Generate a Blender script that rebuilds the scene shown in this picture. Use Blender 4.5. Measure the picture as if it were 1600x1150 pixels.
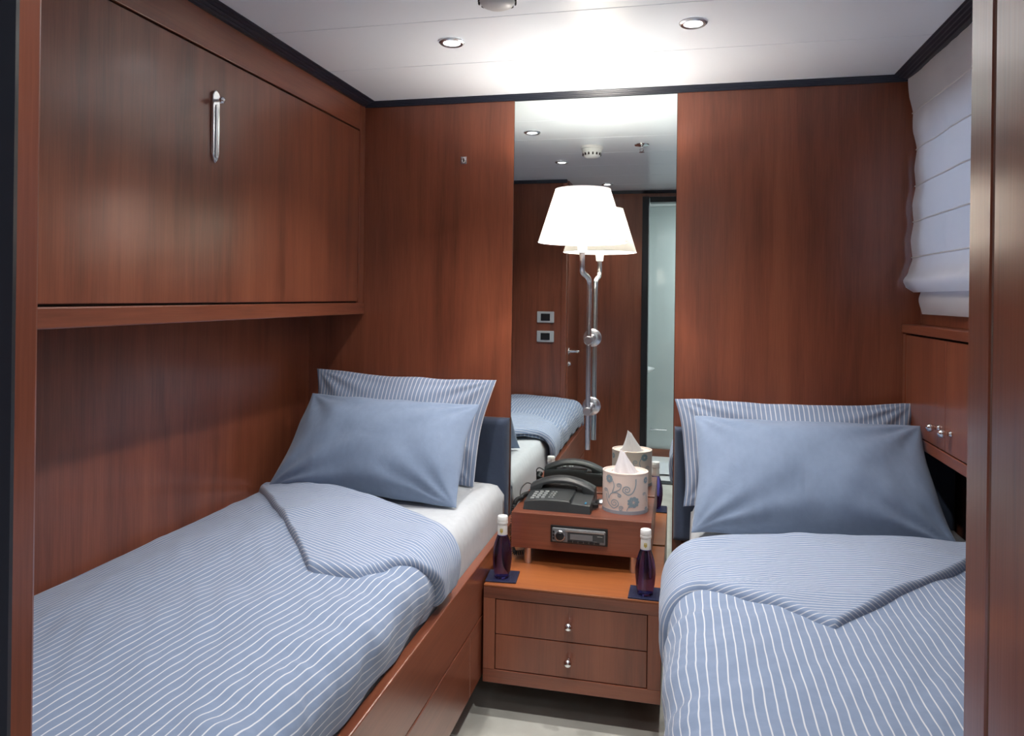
import bpy, bmesh, math, random
from mathutils import Vector, Matrix, noise

for o in list(bpy.data.objects):
    bpy.data.objects.remove(o)
S = bpy.context.scene
COL = S.collection
PI = math.pi

# ------------------------------------------------------------------ camera
cam = bpy.data.cameras.new('camera')
camo = bpy.data.objects.new('camera', cam)
COL.objects.link(camo)
YAW, ROLL, FPX, SY = .2263, .0126, 1140.8, -112.1
cam.sensor_fit = 'HORIZONTAL'
cam.sensor_width = 36.0
cam.lens = FPX / 1600 * 36.0
cam.shift_y = SY / 1600
cam.clip_start = .02
right = Vector((math.cos(YAW), math.sin(YAW), 0))
fwd = Vector((-math.sin(YAW), math.cos(YAW), 0))
R = Matrix((right, Vector((0, 0, 1)), -fwd)).transposed() @ Matrix.Rotation(ROLL, 3, 'Z')
camo.matrix_world = Matrix.Translation((0, -2.5, 1.2106)) @ R.to_4x4()
S.camera = camo

# ------------------------------------------------------------------ world, exposure, large lights
w = bpy.data.worlds.new('world')
S.world = w
w.use_nodes = True
w.node_tree.nodes['Background'].inputs[0].default_value = (.55, .72, 1.0, 1)
w.node_tree.nodes['Background'].inputs[1].default_value = 0.9
S.view_settings.view_transform = 'Standard'
S.view_settings.look = 'None'
S.view_settings.exposure = 1.08
S.view_settings.gamma = 1.0
S.view_settings.use_curve_mapping = False
S.cycles.diffuse_bounces = 6
S.cycles.max_bounces = 14

P_BULB, P_DOWN, P_BATH = 18.5, 14.0, 7.0


def light(name, kind, loc, power, color, **kw):
    l = bpy.data.lights.new(name, kind)
    l.energy = power
    l.color = color
    for k, v in kw.items():
        setattr(l, k, v)
    o = bpy.data.objects.new(name, l)
    COL.objects.link(o)
    o.location = loc
    return o


light('bathroom_ceiling_light', 'AREA', (.55, -2.75, 1.86), P_BATH, (.93, .97, 1.0), shape='RECTANGLE', size=.7, size_y=.35)

# ------------------------------------------------------------------ materials
MATS = {}


def newmat(name):
    m = bpy.data.materials.new(name)
    m.use_nodes = True
    nt = m.node_tree
    return m, nt, nt.nodes['Principled BSDF']


def setp(b, **kw):
    for k, v in kw.items():
        i = b.inputs[k.replace('_', ' ')]
        i.default_value = (*v, 1) if isinstance(v, tuple) and len(v) == 3 else v


def plain(name, col, rough=.5, **kw):
    m, nt, b = newmat(name)
    setp(b, Base_Color=col, Roughness=rough, **kw)
    MATS[name] = m
    return m


def ramp(nt, fac, stops):
    r = nt.nodes.new('ShaderNodeValToRGB')
    while len(r.color_ramp.elements) < len(stops):
        r.color_ramp.elements.new(.5)
    for e, (p, c) in zip(r.color_ramp.elements, stops):
        e.position = p
        e.color = (*c, 1)
    nt.links.new(fac, r.inputs[0])
    return r.outputs[0]


def wood(name, axis, dark, mid, lite, rough=.34, coat=.55, seed=0.0):
    m, nt, b = newmat(name)
    N, L = nt.nodes, nt.links
    g = N.new('ShaderNodeNewGeometry')
    mp = N.new('ShaderNodeMapping')
    sc = [26.0, 26.0, 26.0]
    sc['xyz'.index(axis)] = 1.3
    mp.inputs['Scale'].default_value = sc
    mp.inputs['Location'].default_value = (seed, seed * 1.7, seed * .6)
    L.new(g.outputs['Position'], mp.inputs[0])
    n1 = N.new('ShaderNodeTexNoise')
    n1.inputs['Scale'].default_value = 1.0
    n1.inputs['Detail'].default_value = 6
    n1.inputs['Roughness'].default_value = .62
    n1.inputs['Distortion'].default_value = .6
    L.new(mp.outputs[0], n1.inputs['Vector'])
    mp2 = N.new('ShaderNodeMapping')
    sc2 = [5.0, 5.0, 5.0]
    sc2['xyz'.index(axis)] = .55
    mp2.inputs['Scale'].default_value = sc2
    L.new(g.outputs['Position'], mp2.inputs[0])
    n2 = N.new('ShaderNodeTexNoise')
    n2.inputs['Detail'].default_value = 3
    n2.inputs['Scale'].default_value = 1.0
    n2.inputs['Distortion'].default_value = 1.4
    L.new(mp2.outputs[0], n2.inputs['Vector'])
    mp3 = N.new('ShaderNodeMapping')
    sc3 = [260.0, 260.0, 260.0]
    sc3['xyz'.index(axis)] = 9
    mp3.inputs['Scale'].default_value = sc3
    L.new(g.outputs['Position'], mp3.inputs[0])
    n3 = N.new('ShaderNodeTexNoise')
    n3.inputs['Scale'].default_value = 1.0
    n3.inputs['Detail'].default_value = 2
    L.new(mp3.outputs[0], n3.inputs['Vector'])
    a = N.new('ShaderNodeMath'); a.operation = 'MULTIPLY_ADD'
    L.new(n2.outputs[0], a.inputs[0]); a.inputs[1].default_value = .55
    c = N.new('ShaderNodeMath'); c.operation = 'MULTIPLY_ADD'
    L.new(n3.outputs[0], c.inputs[0]); c.inputs[1].default_value = .22
    d = N.new('ShaderNodeMath'); d.operation = 'MULTIPLY'
    L.new(n1.outputs[0], d.inputs[0]); d.inputs[1].default_value = .38
    L.new(d.outputs[0], c.inputs[2])
    L.new(c.outputs[0], a.inputs[2])
    col = ramp(nt, a.outputs[0], [(.40, dark), (.56, mid), (.74, lite)])
    L.new(col, b.inputs['Base Color'])
    setp(b, Roughness=rough, Coat_Weight=coat, Coat_Roughness=.20)
    bp = N.new('ShaderNodeBump')
    bp.inputs['Strength'].default_value = .05
    bp.inputs['Distance'].default_value = .002
    L.new(n3.outputs[0], bp.inputs['Height'])
    L.new(bp.outputs[0], b.inputs['Normal'])
    MATS[name] = m
    return m


WD, WM, WL = (.122, .034, .0172), (.205, .058, .0285), (.275, .084, .041)
wood('wood_z', 'z', WD, WM, WL)
wood('wood_x', 'x', WD, WM, WL, seed=3)
wood('wood_y', 'y', WD, WM, WL, seed=7)
wood('wood_top_lit', 'x', (.24, .068, .020), (.34, .104, .029), (.42, .145, .040), seed=5, rough=.42, coat=.2)  # nightstand top: light from above put into a brighter, more orange wood colour
wood('wood_gloss', 'z', WD, WM, WL, seed=2, rough=.30, coat=1.0)
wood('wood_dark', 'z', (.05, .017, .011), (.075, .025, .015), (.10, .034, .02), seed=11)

plain('gap', (.012, .006, .005), .7)
plain('navy', (.013, .017, .030), .38)
plain('black_frame', (.008, .010, .015), .35)
plain('chrome', (.82, .83, .85), .12, Metallic=1.0)
plain('satin', (.66, .67, .70), .28, Metallic=1.0)
plain('mirror', (.86, .92, .90), .0, Metallic=1.0)
plain('mirror_edge', (.25, .33, .31), .2)
plain('white_paint', (.80, .80, .80), .45)
plain('ceiling_white', (.87, .915, .97), .28)
plain('white_plastic', (.80, .80, .78), .4)
plain('cream', (.74, .62, .56), .6)
plain('ceramic', (.85, .85, .85), .12)
plain('bath_wall', (.76, .79, .79), .3)
plain('bath_glass', (.50, .55, .54), .06, Coat_Weight=.6, Coat_Roughness=.03)
plain('phone', (.030, .034, .036), .42)
plain('phone_dark', (.008, .009, .010), .5)
plain('phone_key', (.30, .32, .32), .45)
plain('phone_blue', (.02, .25, .45), .4)
plain('radio_black', (.010, .010, .012), .3)
plain('radio_glass', (.035, .038, .042), .12)
plain('radio_silver', (.45, .46, .48), .25, Metallic=.9)
plain('radio_grey', (.17, .18, .19), .35)
plain('print_blue', (.27, .36, .42), .6)
plain('band_grey', (.30, .33, .38), .5)
plain('gold', (.55, .42, .12), .4)
plain('switch_grey', (.45, .46, .48), .35)
plain('switch_dark', (.018, .018, .02), .25)
plain('towel', (.75, .76, .78), .9)
plain('bulb_body', (.8, .8, .8), .3)


def emit(name, col, s):
    m, nt, b = newmat(name)
    setp(b, Base_Color=(0.8, 0.8, 0.8), Emission_Color=col, Emission_Strength=s)
    MATS[name] = m


emit('lens', (1, .98, .95), 14)
emit('bulb', (1, .93, .84), 12)

# tissue paper and lamp shade and blind: thin translucent sheets


def thin(name, col, trans, rough=.8):
    m, nt, b = newmat(name)
    N, L = nt.nodes, nt.links
    out = N['Material Output']
    setp(b, Base_Color=col, Roughness=rough)
    t = N.new('ShaderNodeBsdfTranslucent')
    t.inputs[0].default_value = (*col, 1)
    mx = N.new('ShaderNodeMixShader')
    mx.inputs[0].default_value = trans
    L.new(b.outputs[0], mx.inputs[1])
    L.new(t.outputs[0], mx.inputs[2])
    L.new(mx.outputs[0], out.inputs[0])
    MATS[name] = m
    return m


thin('shade', (.74, .68, .62), .11)
thin('tissue', (.86, .85, .88), .3)
thin('blind', (.74, .73, .77), .28)
plain('blind_seam', (.78, .77, .78), .8)


def floor_mat():
    m, nt, b = newmat('floor')
    N, L = nt.nodes, nt.links
    g = N.new('ShaderNodeNewGeometry')
    n = N.new('ShaderNodeTexNoise')
    n.inputs['Scale'].default_value = 7
    n.inputs['Detail'].default_value = 5
    L.new(g.outputs['Position'], n.inputs['Vector'])
    L.new(ramp(nt, n.outputs[0], [(.3, (.52, .52, .47)), (.7, (.66, .66, .60))]), b.inputs['Base Color'])
    setp(b, Roughness=.22)
    MATS['floor'] = m


floor_mat()


def fabric(name, base, line=None, pitch=.0175, width=.14, weave=900.0, dist=.0018):
    """woven cotton, optional stripes that run along uv.y"""
    m, nt, b = newmat(name)
    N, L = nt.nodes, nt.links
    uv = N.new('ShaderNodeUVMap')
    uv.uv_map = 'UVMap'
    n = N.new('ShaderNodeTexNoise')
    n.inputs['Scale'].default_value = 55
    n.inputs['Detail'].default_value = 4
    L.new(uv.outputs[0], n.inputs['Vector'])
    shade = ramp(nt, n.outputs[0], [(.3, tuple(c * .955 for c in base)), (.7, tuple(min(1, c * 1.035) for c in base))])
    colout = shade
    if line:
        sep = N.new('ShaderNodeSeparateXYZ')
        L.new(uv.outputs[0], sep.inputs[0])
        nd = N.new('ShaderNodeTexNoise')
        nd.inputs['Scale'].default_value = 9
        nd.inputs['Detail'].default_value = 2
        L.new(uv.outputs[0], nd.inputs['Vector'])
        ad = N.new('ShaderNodeMath'); ad.operation = 'MULTIPLY_ADD'
        L.new(nd.outputs[0], ad.inputs[0]); ad.inputs[1].default_value = dist * 4
        L.new(sep.outputs[0], ad.inputs[2])
        dv = N.new('ShaderNodeMath'); dv.operation = 'DIVIDE'
        L.new(ad.outputs[0], dv.inputs[0]); dv.inputs[1].default_value = pitch
        fr = N.new('ShaderNodeMath'); fr.operation = 'FRACT'
        L.new(dv.outputs[0], fr.inputs[0])
        s5 = N.new('ShaderNodeMath'); s5.operation = 'SUBTRACT'
        L.new(fr.outputs[0], s5.inputs[0]); s5.inputs[1].default_value = .5
        ab = N.new('ShaderNodeMath'); ab.operation = 'ABSOLUTE'
        L.new(s5.outputs[0], ab.inputs[0])
        mr = N.new('ShaderNodeMapRange')
        mr.interpolation_type = 'SMOOTHSTEP'
        L.new(ab.outputs[0], mr.inputs[0])
        mr.inputs[1].default_value = width * .5 - .03
        mr.inputs[2].default_value = width * .5 + .03
        mr.inputs[3].default_value = 1
        mr.inputs[4].default_value = 0
        mx = N.new('ShaderNodeMix'); mx.data_type = 'RGBA'
        L.new(mr.outputs[0], mx.inputs[0])
        L.new(shade, mx.inputs[6])
        mx.inputs[7].default_value = (*line, 1)
        colout = mx.outputs[2]
    L.new(colout, b.inputs['Base Color'])
    setp(b, Roughness=.85, Sheen_Weight=.15)
    nb = N.new('ShaderNodeTexNoise')
    nb.inputs['Scale'].default_value = weave
    nb.inputs['Detail'].default_value = 1
    L.new(uv.outputs[0], nb.inputs['Vector'])
    nw = N.new('ShaderNodeTexNoise')
    nw.inputs['Scale'].default_value = 14
    nw.inputs['Detail'].default_value = 5
    nw.inputs['Distortion'].default_value = 1.0
    L.new(uv.outputs[0], nw.inputs['Vector'])
    b1 = N.new('ShaderNodeBump'); b1.inputs['Strength'].default_value = .12; b1.inputs['Distance'].default_value = .001
    L.new(nb.outputs[0], b1.inputs['Height'])
    b2 = N.new('ShaderNodeBump'); b2.inputs['Strength'].default_value = .30; b2.inputs['Distance'].default_value = .006
    L.new(nw.outputs[0], b2.inputs['Height'])
    L.new(b1.outputs[0], b2.inputs['Normal'])
    L.new(b2.outputs[0], b.inputs['Normal'])
    MATS[name] = m
    return m


BLUE, LINE = (.190, .252, .375), (.58, .60, .645)
fabric('duvet', BLUE, LINE, .0162, .135)
fabric('duvet_reverse', (.195, .260, .39), (.54, .565, .62), 0.0110, .20, dist=.001)
fabric('pillow_stripe', (.195, .258, .385), (.58, .60, .65), .0135, .20, dist=.0006)
fabric('pillow_plain', (.190, .255, .375))
fabric('sheet', (.50, .53, .565))
fabric('velvet', (.036, .054, .098), weave=500)


def glass_mat():
    m, nt, b = newmat('bottle_glass')
    setp(b, Base_Color=(.15, .13, .56), Roughness=.03, Transmission_Weight=1.0, IOR=1.33)
    MATS['bottle_glass'] = m
    m, nt, b = newmat('window_glass')
    setp(b, Base_Color=(.95, .98, 1), Roughness=.0, Transmission_Weight=1.0, IOR=1.05)
    MATS['window_glass'] = m


glass_mat()


def coaster_mat():
    m, nt, b = newmat('coaster')
    N, L = nt.nodes, nt.links
    tc = N.new('ShaderNodeTexCoord')
    wv = N.new('ShaderNodeTexWave')
    wv.inputs['Scale'].default_value = 95
    wv.bands_direction = 'X'
    L.new(tc.outputs['Object'], wv.inputs['Vector'])
    bp = N.new('ShaderNodeBump')
    bp.inputs['Strength'].default_value = .6
    bp.inputs['Distance'].default_value = .001
    L.new(wv.outputs[1], bp.inputs['Height'])
    L.new(bp.outputs[0], b.inputs['Normal'])
    setp(b, Base_Color=(.014, .018, .050), Roughness=.5)
    MATS['coaster'] = m


coaster_mat()


# ------------------------------------------------------------------ mesh helpers
def rootloc(o):
    v = Vector((0, 0, 0))
    while o is not None:
        v += o.location
        o = o.parent
    return v


class MB:
    def __init__(s):
        s.v, s.f, s.uv = [], [], {}

    def box(s, x0, x1, y0, y1, z0, z1):
        i = len(s.v)
        s.v += [(x, y, z) for z in (z0, z1) for y in (y0, y1) for x in (x0, x1)]
        s.f += [tuple(i + k for k in q) for q in ((0, 2, 3, 1), (4, 5, 7, 6), (0, 1, 5, 4), (1, 3, 7, 5), (3, 2, 6, 7), (2, 0, 4, 6))]
        return s

    def lathe(s, prof, c=(0, 0, 0), n=24, axis='z', sx=1, sy=1, caps=True):
        """prof: list of (r, h) along the axis"""
        i = len(s.v)
        for r, h in prof:
            for k in range(n):
                a = 2 * PI * k / n
                p, q = r * math.cos(a) * sx, r * math.sin(a) * sy
                d = {'z': (p, q, h), 'y': (p, -h, q), 'x': (h, p, q), '-x': (-h, -p, q)}[axis]
                s.v.append((c[0] + d[0], c[1] + d[1], c[2] + d[2]))
        for j in range(len(prof) - 1):
            for k in range(n):
                a, b_ = i + j * n + k, i + j * n + (k + 1) % n
                s.f.append((a, b_, b_ + n, a + n))
        if caps:
            s.f.append(tuple(i + k for k in range(n))[::-1])
            s.f.append(tuple(i + (len(prof) - 1) * n + k for k in range(n)))
        return s

    def tube(s, path, r, n=10, caps=True):
        path = [Vector(p) for p in path]
        i = len(s.v)
        up = Vector((0, 0, 1))
        t0 = (path[1] - path[0]).normalized()
        nrm = t0.orthogonal().normalized()
        for j, p in enumerate(path):
            t = (path[min(j + 1, len(path) - 1)] - path[max(j - 1, 0)]).normalized()
            nrm = (nrm - t * nrm.dot(t)).normalized()
            bn = t.cross(nrm)
            rr = r[j] if isinstance(r, (list, tuple)) else r
            for k in range(n):
                a = 2 * PI * k / n
                s.v.append(tuple(p + (nrm * math.cos(a) + bn * math.sin(a)) * rr))
        for j in range(len(path) - 1):
            for k in range(n):
                a, b_ = i + j * n + k, i + j * n + (k + 1) % n
                s.f.append((a, b_, b_ + n, a + n))
        if caps:
            s.f.append(tuple(i + k for k in range(n))[::-1])
            s.f.append(tuple(i + (len(path) - 1) * n + k for k in range(n)))
        return s

    def extrude(s, poly, axis, a0, a1):
        """poly in the two other axes (cyclic order), extruded along axis"""
        i = len(s.v)
        n = len(poly)
        for a in (a0, a1):
            for p, q in poly:
                s.v.append({'x': (a, p, q), 'y': (p, a, q), 'z': (p, q, a)}[axis])
        for k in range(n):
            s.f.append((i + k, i + (k + 1) % n, i + n + (k + 1) % n, i + n + k))
        s.f.append(tuple(i + k for k in range(n))[::-1])
        s.f.append(tuple(i + n + k for k in range(n)))
        return s

    def grid(s, nu, nv, fn, uvfn=None, closed=False):
        i = len(s.v)
        for a in range(nu + 1):
            for b in range(nv + 1):
                u, v = a / nu, b / nv
                s.v.append(tuple(fn(u, v)))
                if uvfn:
                    s.uv[len(s.v) - 1] = uvfn(u, v)
        for a in range(nu):
            for b in range(nv):
                k = i + a * (nv + 1) + b
                s.f.append((k, k + nv + 1, k + nv + 2, k + 1))
        return s

    def build(s, name, mat, parent=None, smooth=False, bevel=0, world=True, sub=0, fix=True):
        off = rootloc(parent) if (parent is not None and world) else Vector((0, 0, 0))
        me = bpy.data.meshes.new(name)
        me.from_pydata([(v[0] - off.x, v[1] - off.y, v[2] - off.z) for v in s.v], [], s.f)
        me.update()
        if s.uv:
            l = me.uv_layers.new(name='UVMap')
            for lp in me.loops:
                l.data[lp.index].uv = s.uv.get(lp.vertex_index, (0, 0))
        if fix:
            bm = bmesh.new()
            bm.from_mesh(me)
            bmesh.ops.recalc_face_normals(bm, faces=bm.faces)
            bm.to_mesh(me)
            bm.free()
        if smooth:
            for p in me.polygons:
                p.use_smooth = True
        me.materials.append(MATS[mat])
        o = bpy.data.objects.new(name, me)
        COL.objects.link(o)
        o.parent = parent
        if bevel:
            b = o.modifiers.new('bevel', 'BEVEL')
            b.width = bevel
            b.segments = 2
            b.limit_method = 'ANGLE'
        if smooth == 'angle':
            b = o.modifiers.new('split', 'EDGE_SPLIT')
            b.split_angle = math.radians(38)
        if sub:
            b = o.modifiers.new('sub', 'SUBSURF')
            b.levels = b.render_levels = sub
        return o


def thing(name, label, cat, loc, group=None, rotz=0):
    o = bpy.data.objects.new(name, None)
    o.empty_display_size = .05
    COL.objects.link(o)
    o.location = loc
    o.rotation_euler = (0, 0, rotz)
    return tag(o, label, cat, group)


def tag(o, label, cat, group=None):
    o['label'] = label
    o['category'] = cat
    if group:
        o['group'] = group
    return o


def struct(o, label=None):
    o['kind'] = 'structure'
    if label:
        o['label'] = label
    return o


def bx(name, mat, parent, *d, bevel=0):
    return MB().box(*d).build(name, mat, parent, bevel=bevel)


def dup(root, loc, label=None):
    r = root.copy()
    COL.objects.link(r)
    r.location = loc
    if label:
        r['label'] = label
    for ch in list(root.children):
        c = ch.copy()
        COL.objects.link(c)
        c.parent = r
        for g in ch.children:
            d = g.copy()
            COL.objects.link(d)
            d.parent = c
    return r


def smooth_path(pts, n=8):
    pts = [Vector(p) for p in pts]
    out = []
    for i in range(len(pts) - 1):
        p0, p1, p2, p3 = pts[max(i - 1, 0)], pts[i], pts[i + 1], pts[min(i + 2, len(pts) - 1)]
        for k in range(n):
            t = k / n
            out.append(.5 * ((2 * p1) + (p2 - p0) * t + (2 * p0 - 5 * p1 + 4 * p2 - p3) * t * t + (3 * p1 - p0 - 3 * p2 + p3) * t ** 3))
    out.append(pts[-1])
    return out


# ------------------------------------------------------------------ key dimensions (metres)
XL = -1.354      # lower left wall
XB = -1.137      # face of the upper berth
XM0, XM1 = -.574, -.017   # mirror
XR = .73         # window wall, right
XRL = .83        # recess under the right cabinet
ZC = 1.915       # ceiling
YF = -1.855      # foot partition, inner face
YD = -2.37       # bathroom wall
XP = .222        # right partition face

# ------------------------------------------------------------------ structure
struct(bx('floor', 'floor', None, -1.45, .95, -2.42, .06, -.05, 0))
struct(bx('floor_bathroom', 'white_paint', None, -1.0, 1.0, -4.1, -2.42, -.05, 0))

ceil = struct(bx('ceiling', 'gap', None, -1.45, .95, -2.42, .06, ZC + .012, ZC + .05))
ys = [.03, -.035, -.376, -.717, -1.058, -1.399, -1.74, -2.081, -2.42]
for a, b in zip(ys[:-1], ys[1:]):
    bx('ceiling_panel', 'ceiling_white', ceil, -1.44, .94, b + .0012, a - .0012, ZC, ZC + .012, bevel=.0012)
struct(bx('ceiling_bathroom', 'white_paint', None, -1.0, 1.0, -4.1, -2.42, ZC, ZC + .05))

wb = struct(bx('wall_back', 'gap', None, -1.45, .95, .012, .06, 0, ZC + .01))
bx('wood_panel', 'wood_z', wb, XL - .01, XM0 - .0015, 0, .012, 0, ZC, bevel=.001)
bx('wood_panel', 'wood_z', wb, XM1 + .0015, XRL + .01, 0, .012, 0, ZC, bevel=.001)
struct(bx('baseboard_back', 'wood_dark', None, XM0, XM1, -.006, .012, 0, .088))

struct(bx('wall_left', 'wood_z', None, XL - .05, XL, YF, 0, 0, 1.16))

# right wall: recess board below, window wall above with an opening
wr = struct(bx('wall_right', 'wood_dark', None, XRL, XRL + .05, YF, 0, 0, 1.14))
WY0, WY1, WZ0, WZ1 = -.80, -.10, 1.26, 1.74
bx('wood_panel', 'wood_z', wr, XR, XR + .03, YF, 0, 1.1402, WZ0)
bx('wood_panel', 'wood_z', wr, XR, XR + .03, YF, 0, WZ1, ZC)
bx('wood_panel', 'wood_z', wr, XR, XR + .03, WY1, 0, WZ0, WZ1)
bx('wood_panel', 'wood_z', wr, XR, XR + .03, YF, WY0, WZ0, WZ1)
bx('outer_board', 'gap', wr, XR + .031, XRL + .05, YF, 0, 1.1402, WZ0)
bx('outer_board', 'gap', wr, XR + .031, XRL + .05, YF, 0, WZ1, ZC)
bx('outer_board', 'gap', wr, XR + .031, XRL + .05, WY1, 0, WZ0, WZ1)
bx('outer_board', 'gap', wr, XR + .031, XRL + .05, YF, WY0, WZ0, WZ1)
win = bpy.data.objects.new('window_1', None)
COL.objects.link(win)
win.location = (XR, (WY0 + WY1) / 2, WZ0)
struct(win, 'cabin window behind the roman blind')
for d in ((WY0, WY1, WZ0, WZ0 + .02), (WY0, WY1, WZ1 - .02, WZ1), (WY0, WY0 + .02, WZ0 + .02, WZ1 - .02), (WY1 - .02, WY1, WZ0 + .02, WZ1 - .02)):
    bx('window_frame', 'white_paint', win, XR + .03, XR + .06, *d)
bx('pane', 'window_glass', win, XR + .043, XR + .047, WY0 + .02, WY1 - .02, WZ0 + .02, WZ1 - .02)

# foot partition (left), side wall with the cabin door, bathroom wall with the dark door frame
wf = struct(bx('wall_foot', 'wood_z', None, XL - .05, -.70, YF - .04, YF, 0, ZC))
bx('end_post', 'wood_z', wf, -.70, -.668, YF - .046, YF + .003, 0, ZC, bevel=.004)
d1 = bpy.data.objects.new('door_1', None)
COL.objects.link(d1)
d1.location = (-.66, -2.1, 0)
struct(d1, 'wooden cabin door with chrome lever handle')
leaf = bx('door_leaf', 'wood_z', d1, -.70, -.662, YD + .004, YF - .05, .01, 1.87, bevel=.002)
bx('door_head', 'wood_z', d1, -.70, -.664, YD, YF - .047, 1.872, ZC)
hd = MB()
hd.lathe([(.022, 0), (.022, .006), (.009, .008), (.008, .045), (.009, .05)], (-.662, YF - .09, .877), 16, 'x')
hd.tube(smooth_path([(-.615, YF - .09, .877), (-.606, YF - .095, .877), (-.605, YF - .11, .877), (-.605, YF - .20, .875)], 5), .008, 10)
hd.build('handle', 'chrome', leaf, smooth='angle')
MB().lathe([(.017, 0), (.017, .006), (.010, .007), (.010, .014)], (-.662, YF - .09, .80), 16, 'x').build('keyhole_cover', 'chrome', leaf, smooth='angle')
wr2 = struct(bx('wall_rear', 'wood_z', None, -.70, -.246, YD - .05, YD, 0, ZC))
bx('wood_panel', 'wood_z', wr2, -.2458, .5, YD - .05, YD, 1.871, ZC)
d2 = bpy.data.objects.new('door_2', None)
COL.objects.link(d2)
d2.location = (.06, YD, 0)
struct(d2, 'dark bathroom door frame')
bx('door_jamb', 'black_frame', d2, -.245, -.203, -2.43, -2.310, 0, 1.87, bevel=.003)
bx('door_jamb', 'black_frame', d2, .36, .40, -2.43, -2.312, 0, 1.87, bevel=.003)
bx('door_head', 'black_frame', d2, -.1985, .3595, -2.43, -2.33, 1.834, 1.87, bevel=.003)
bx('door_sill', 'black_frame', d2, -.1985, .3595, -2.425, -2.345, 0, .006, bevel=.002)

# right partition: stile, groove, panel
wp = struct(bx('wall_partition', 'gap', None, XP + .004, .95, YD, YF - .004, 0, ZC))
bx('stile', 'wood_gloss', wp, XP, XP + .02, YF - .0445, YF, 0, ZC, bevel=.003)
bx('wood_panel', 'wood_gloss', wp, XP, XP + .02, YD, YF - .0475, 0, ZC, bevel=.002)
bx('wood_panel', 'wood_gloss', wp, XP + .0205, XRL, YF - .003, YF, 0, ZC)
struct(bx('wall_rear_side', 'wood_z', None, .402, .95, YD - .05, YD - .001, 0, ZC))

# bathroom shell
struct(bx('wall_bathroom_left', 'bath_wall', None, -1.05, -1.0, -4.1, -2.43, 0, ZC))
struct(bx('wall_bathroom_right', 'bath_wall', None, 1.0, 1.05, -4.1, -2.43, 0, ZC))
struct(bx('wall_bathroom_rear', 'bath_wall', None, -1.05, 1.05, -4.15, -4.1, 0, ZC))
struct(bx('wall_bathroom_front', 'bath_wall', None, -1.0, -.247, -2.46, -2.43, 0, ZC))
struct(bx('wall_bathroom_front_side', 'bath_wall', None, .405, 1.0, -2.46, -2.43, 0, ZC))
struct(bx('wall_bathroom_front_head', 'bath_wall', None, -.246, .404, -2.46, -2.432, 1.872, ZC))

# ribbed dark cove moulding under the ceiling
COVE = [(0, 0), (.010, 0), (.012, .003), (.014, .007), (.018, .007), (.021, .011), (.023, .015), (.027, .015), (.030, .019), (.032, .0225), (.036, .0225), (.040, .028), (.040, .0315), (0, .0315)]


def cove(name, axis, wall, sgn, a0, a1, pr=.024):
    z0 = ZC - .0182
    struct(MB().extrude([(wall + sgn * p * pr / .04, z0 + q * .018 / .0315) for p, q in COVE], axis, a0, a1).build(name, 'navy', None))


cove('trim_1', 'x', 0, -1, XB, .685)
cove('trim_2', 'y', XB, 1, YF, -.025, .045)
cove('trim_3', 'y', .685, -1, YF, -.025, .045)
struct(bx('trim_6', 'navy', None, .6855, XR, YF, -.001, ZC - .018, ZC - .0002))
cove('trim_4', 'x', YF + .003, 1, XB + .041, -.668)
cove('trim_5', 'x', YD, 1, -.66, XP)

# ------------------------------------------------------------------ mirror
mir = thing('wall_mirror', 'tall frameless mirror between the beds behind the wall lamp', 'mirror', ((XM0 + XM1) / 2, 0, .09))
bx('mirror_glass', 'mirror', mir, XM0, XM1, .001, .006, .09, ZC - .001)
bx('backing', 'mirror_edge', mir, XM0, XM1, .0062, .0118, .09, ZC - .001)

# ------------------------------------------------------------------ upper berth (fold-down) on the left
be = thing('fold_down_berth', 'closed fold-down wooden upper berth panel above the left bed', 'bunk bed', (-1.24, -.93, 1.139))
bx('carcass', 'gap', be, XL + .001, XB - .012, YF + .005, -.002, 1.16, ZC - .002)
bx('underside_board', 'wood_y', be, XL + .001, XB - .02, YF + .005, -.002, 1.140, 1.159)
bx('bottom_rail', 'wood_y', be, XB - .019, XB + .006, YF + .005, -.002, 1.139, 1.180, bevel=.003)
bx('stile', 'wood_z', be, XB - .0115, XB, -.044, -.002, 1.1805, ZC - .002, bevel=.0015)
bx('top_rail', 'wood_y', be, XB - .0115, XB, YF + .005, -.0455, 1.807, ZC - .002, bevel=.0015)
pn = bx('berth_panel', 'wood_z', be, XB - .0115, XB - .001, YF + .005, -.049, 1.185, 1.802, bevel=.002)
la = MB()
# latch plate: long narrow pointed oval
pts = []
for k in range(33):
    t = k / 32
    z = 1.533 + t * .182
    wd = .0135 * min(1, (t / .12) ** .6 if t > 0 else 0, (((1 - t) / .06) ** .5) if t < 1 else 0)
    pts.append((z, wd))
poly = [(-.893 - wd, z) for z, wd in pts] + [(-.893 + wd, z) for z, wd in pts[::-1][1:-1]]
la.extrude(poly, 'x', XB - .001, XB + .006)
lat = la.build('latch_plate', 'chrome', pn, bevel=.002)
sl = MB()
sl.extrude([(-.893 + .005 * math.cos(a), 1.612 + (.062 if math.sin(a) > 0 else -.062) + .005 * math.sin(a)) for a in [k * PI / 8 + .01 for k in range(16)]], 'x', XB + .0062, XB + .0085)
sl.build('latch_slot', 'satin', pn, bevel=.001)
MB().lathe([(.004, 0), (.004, .010), (.0075, .012), (.009, .017), (.007, .022), (.002, .024)], (XB + .006, -.896, 1.688), 14, 'x').build('latch_knob', 'chrome', pn, smooth=True)

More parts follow.
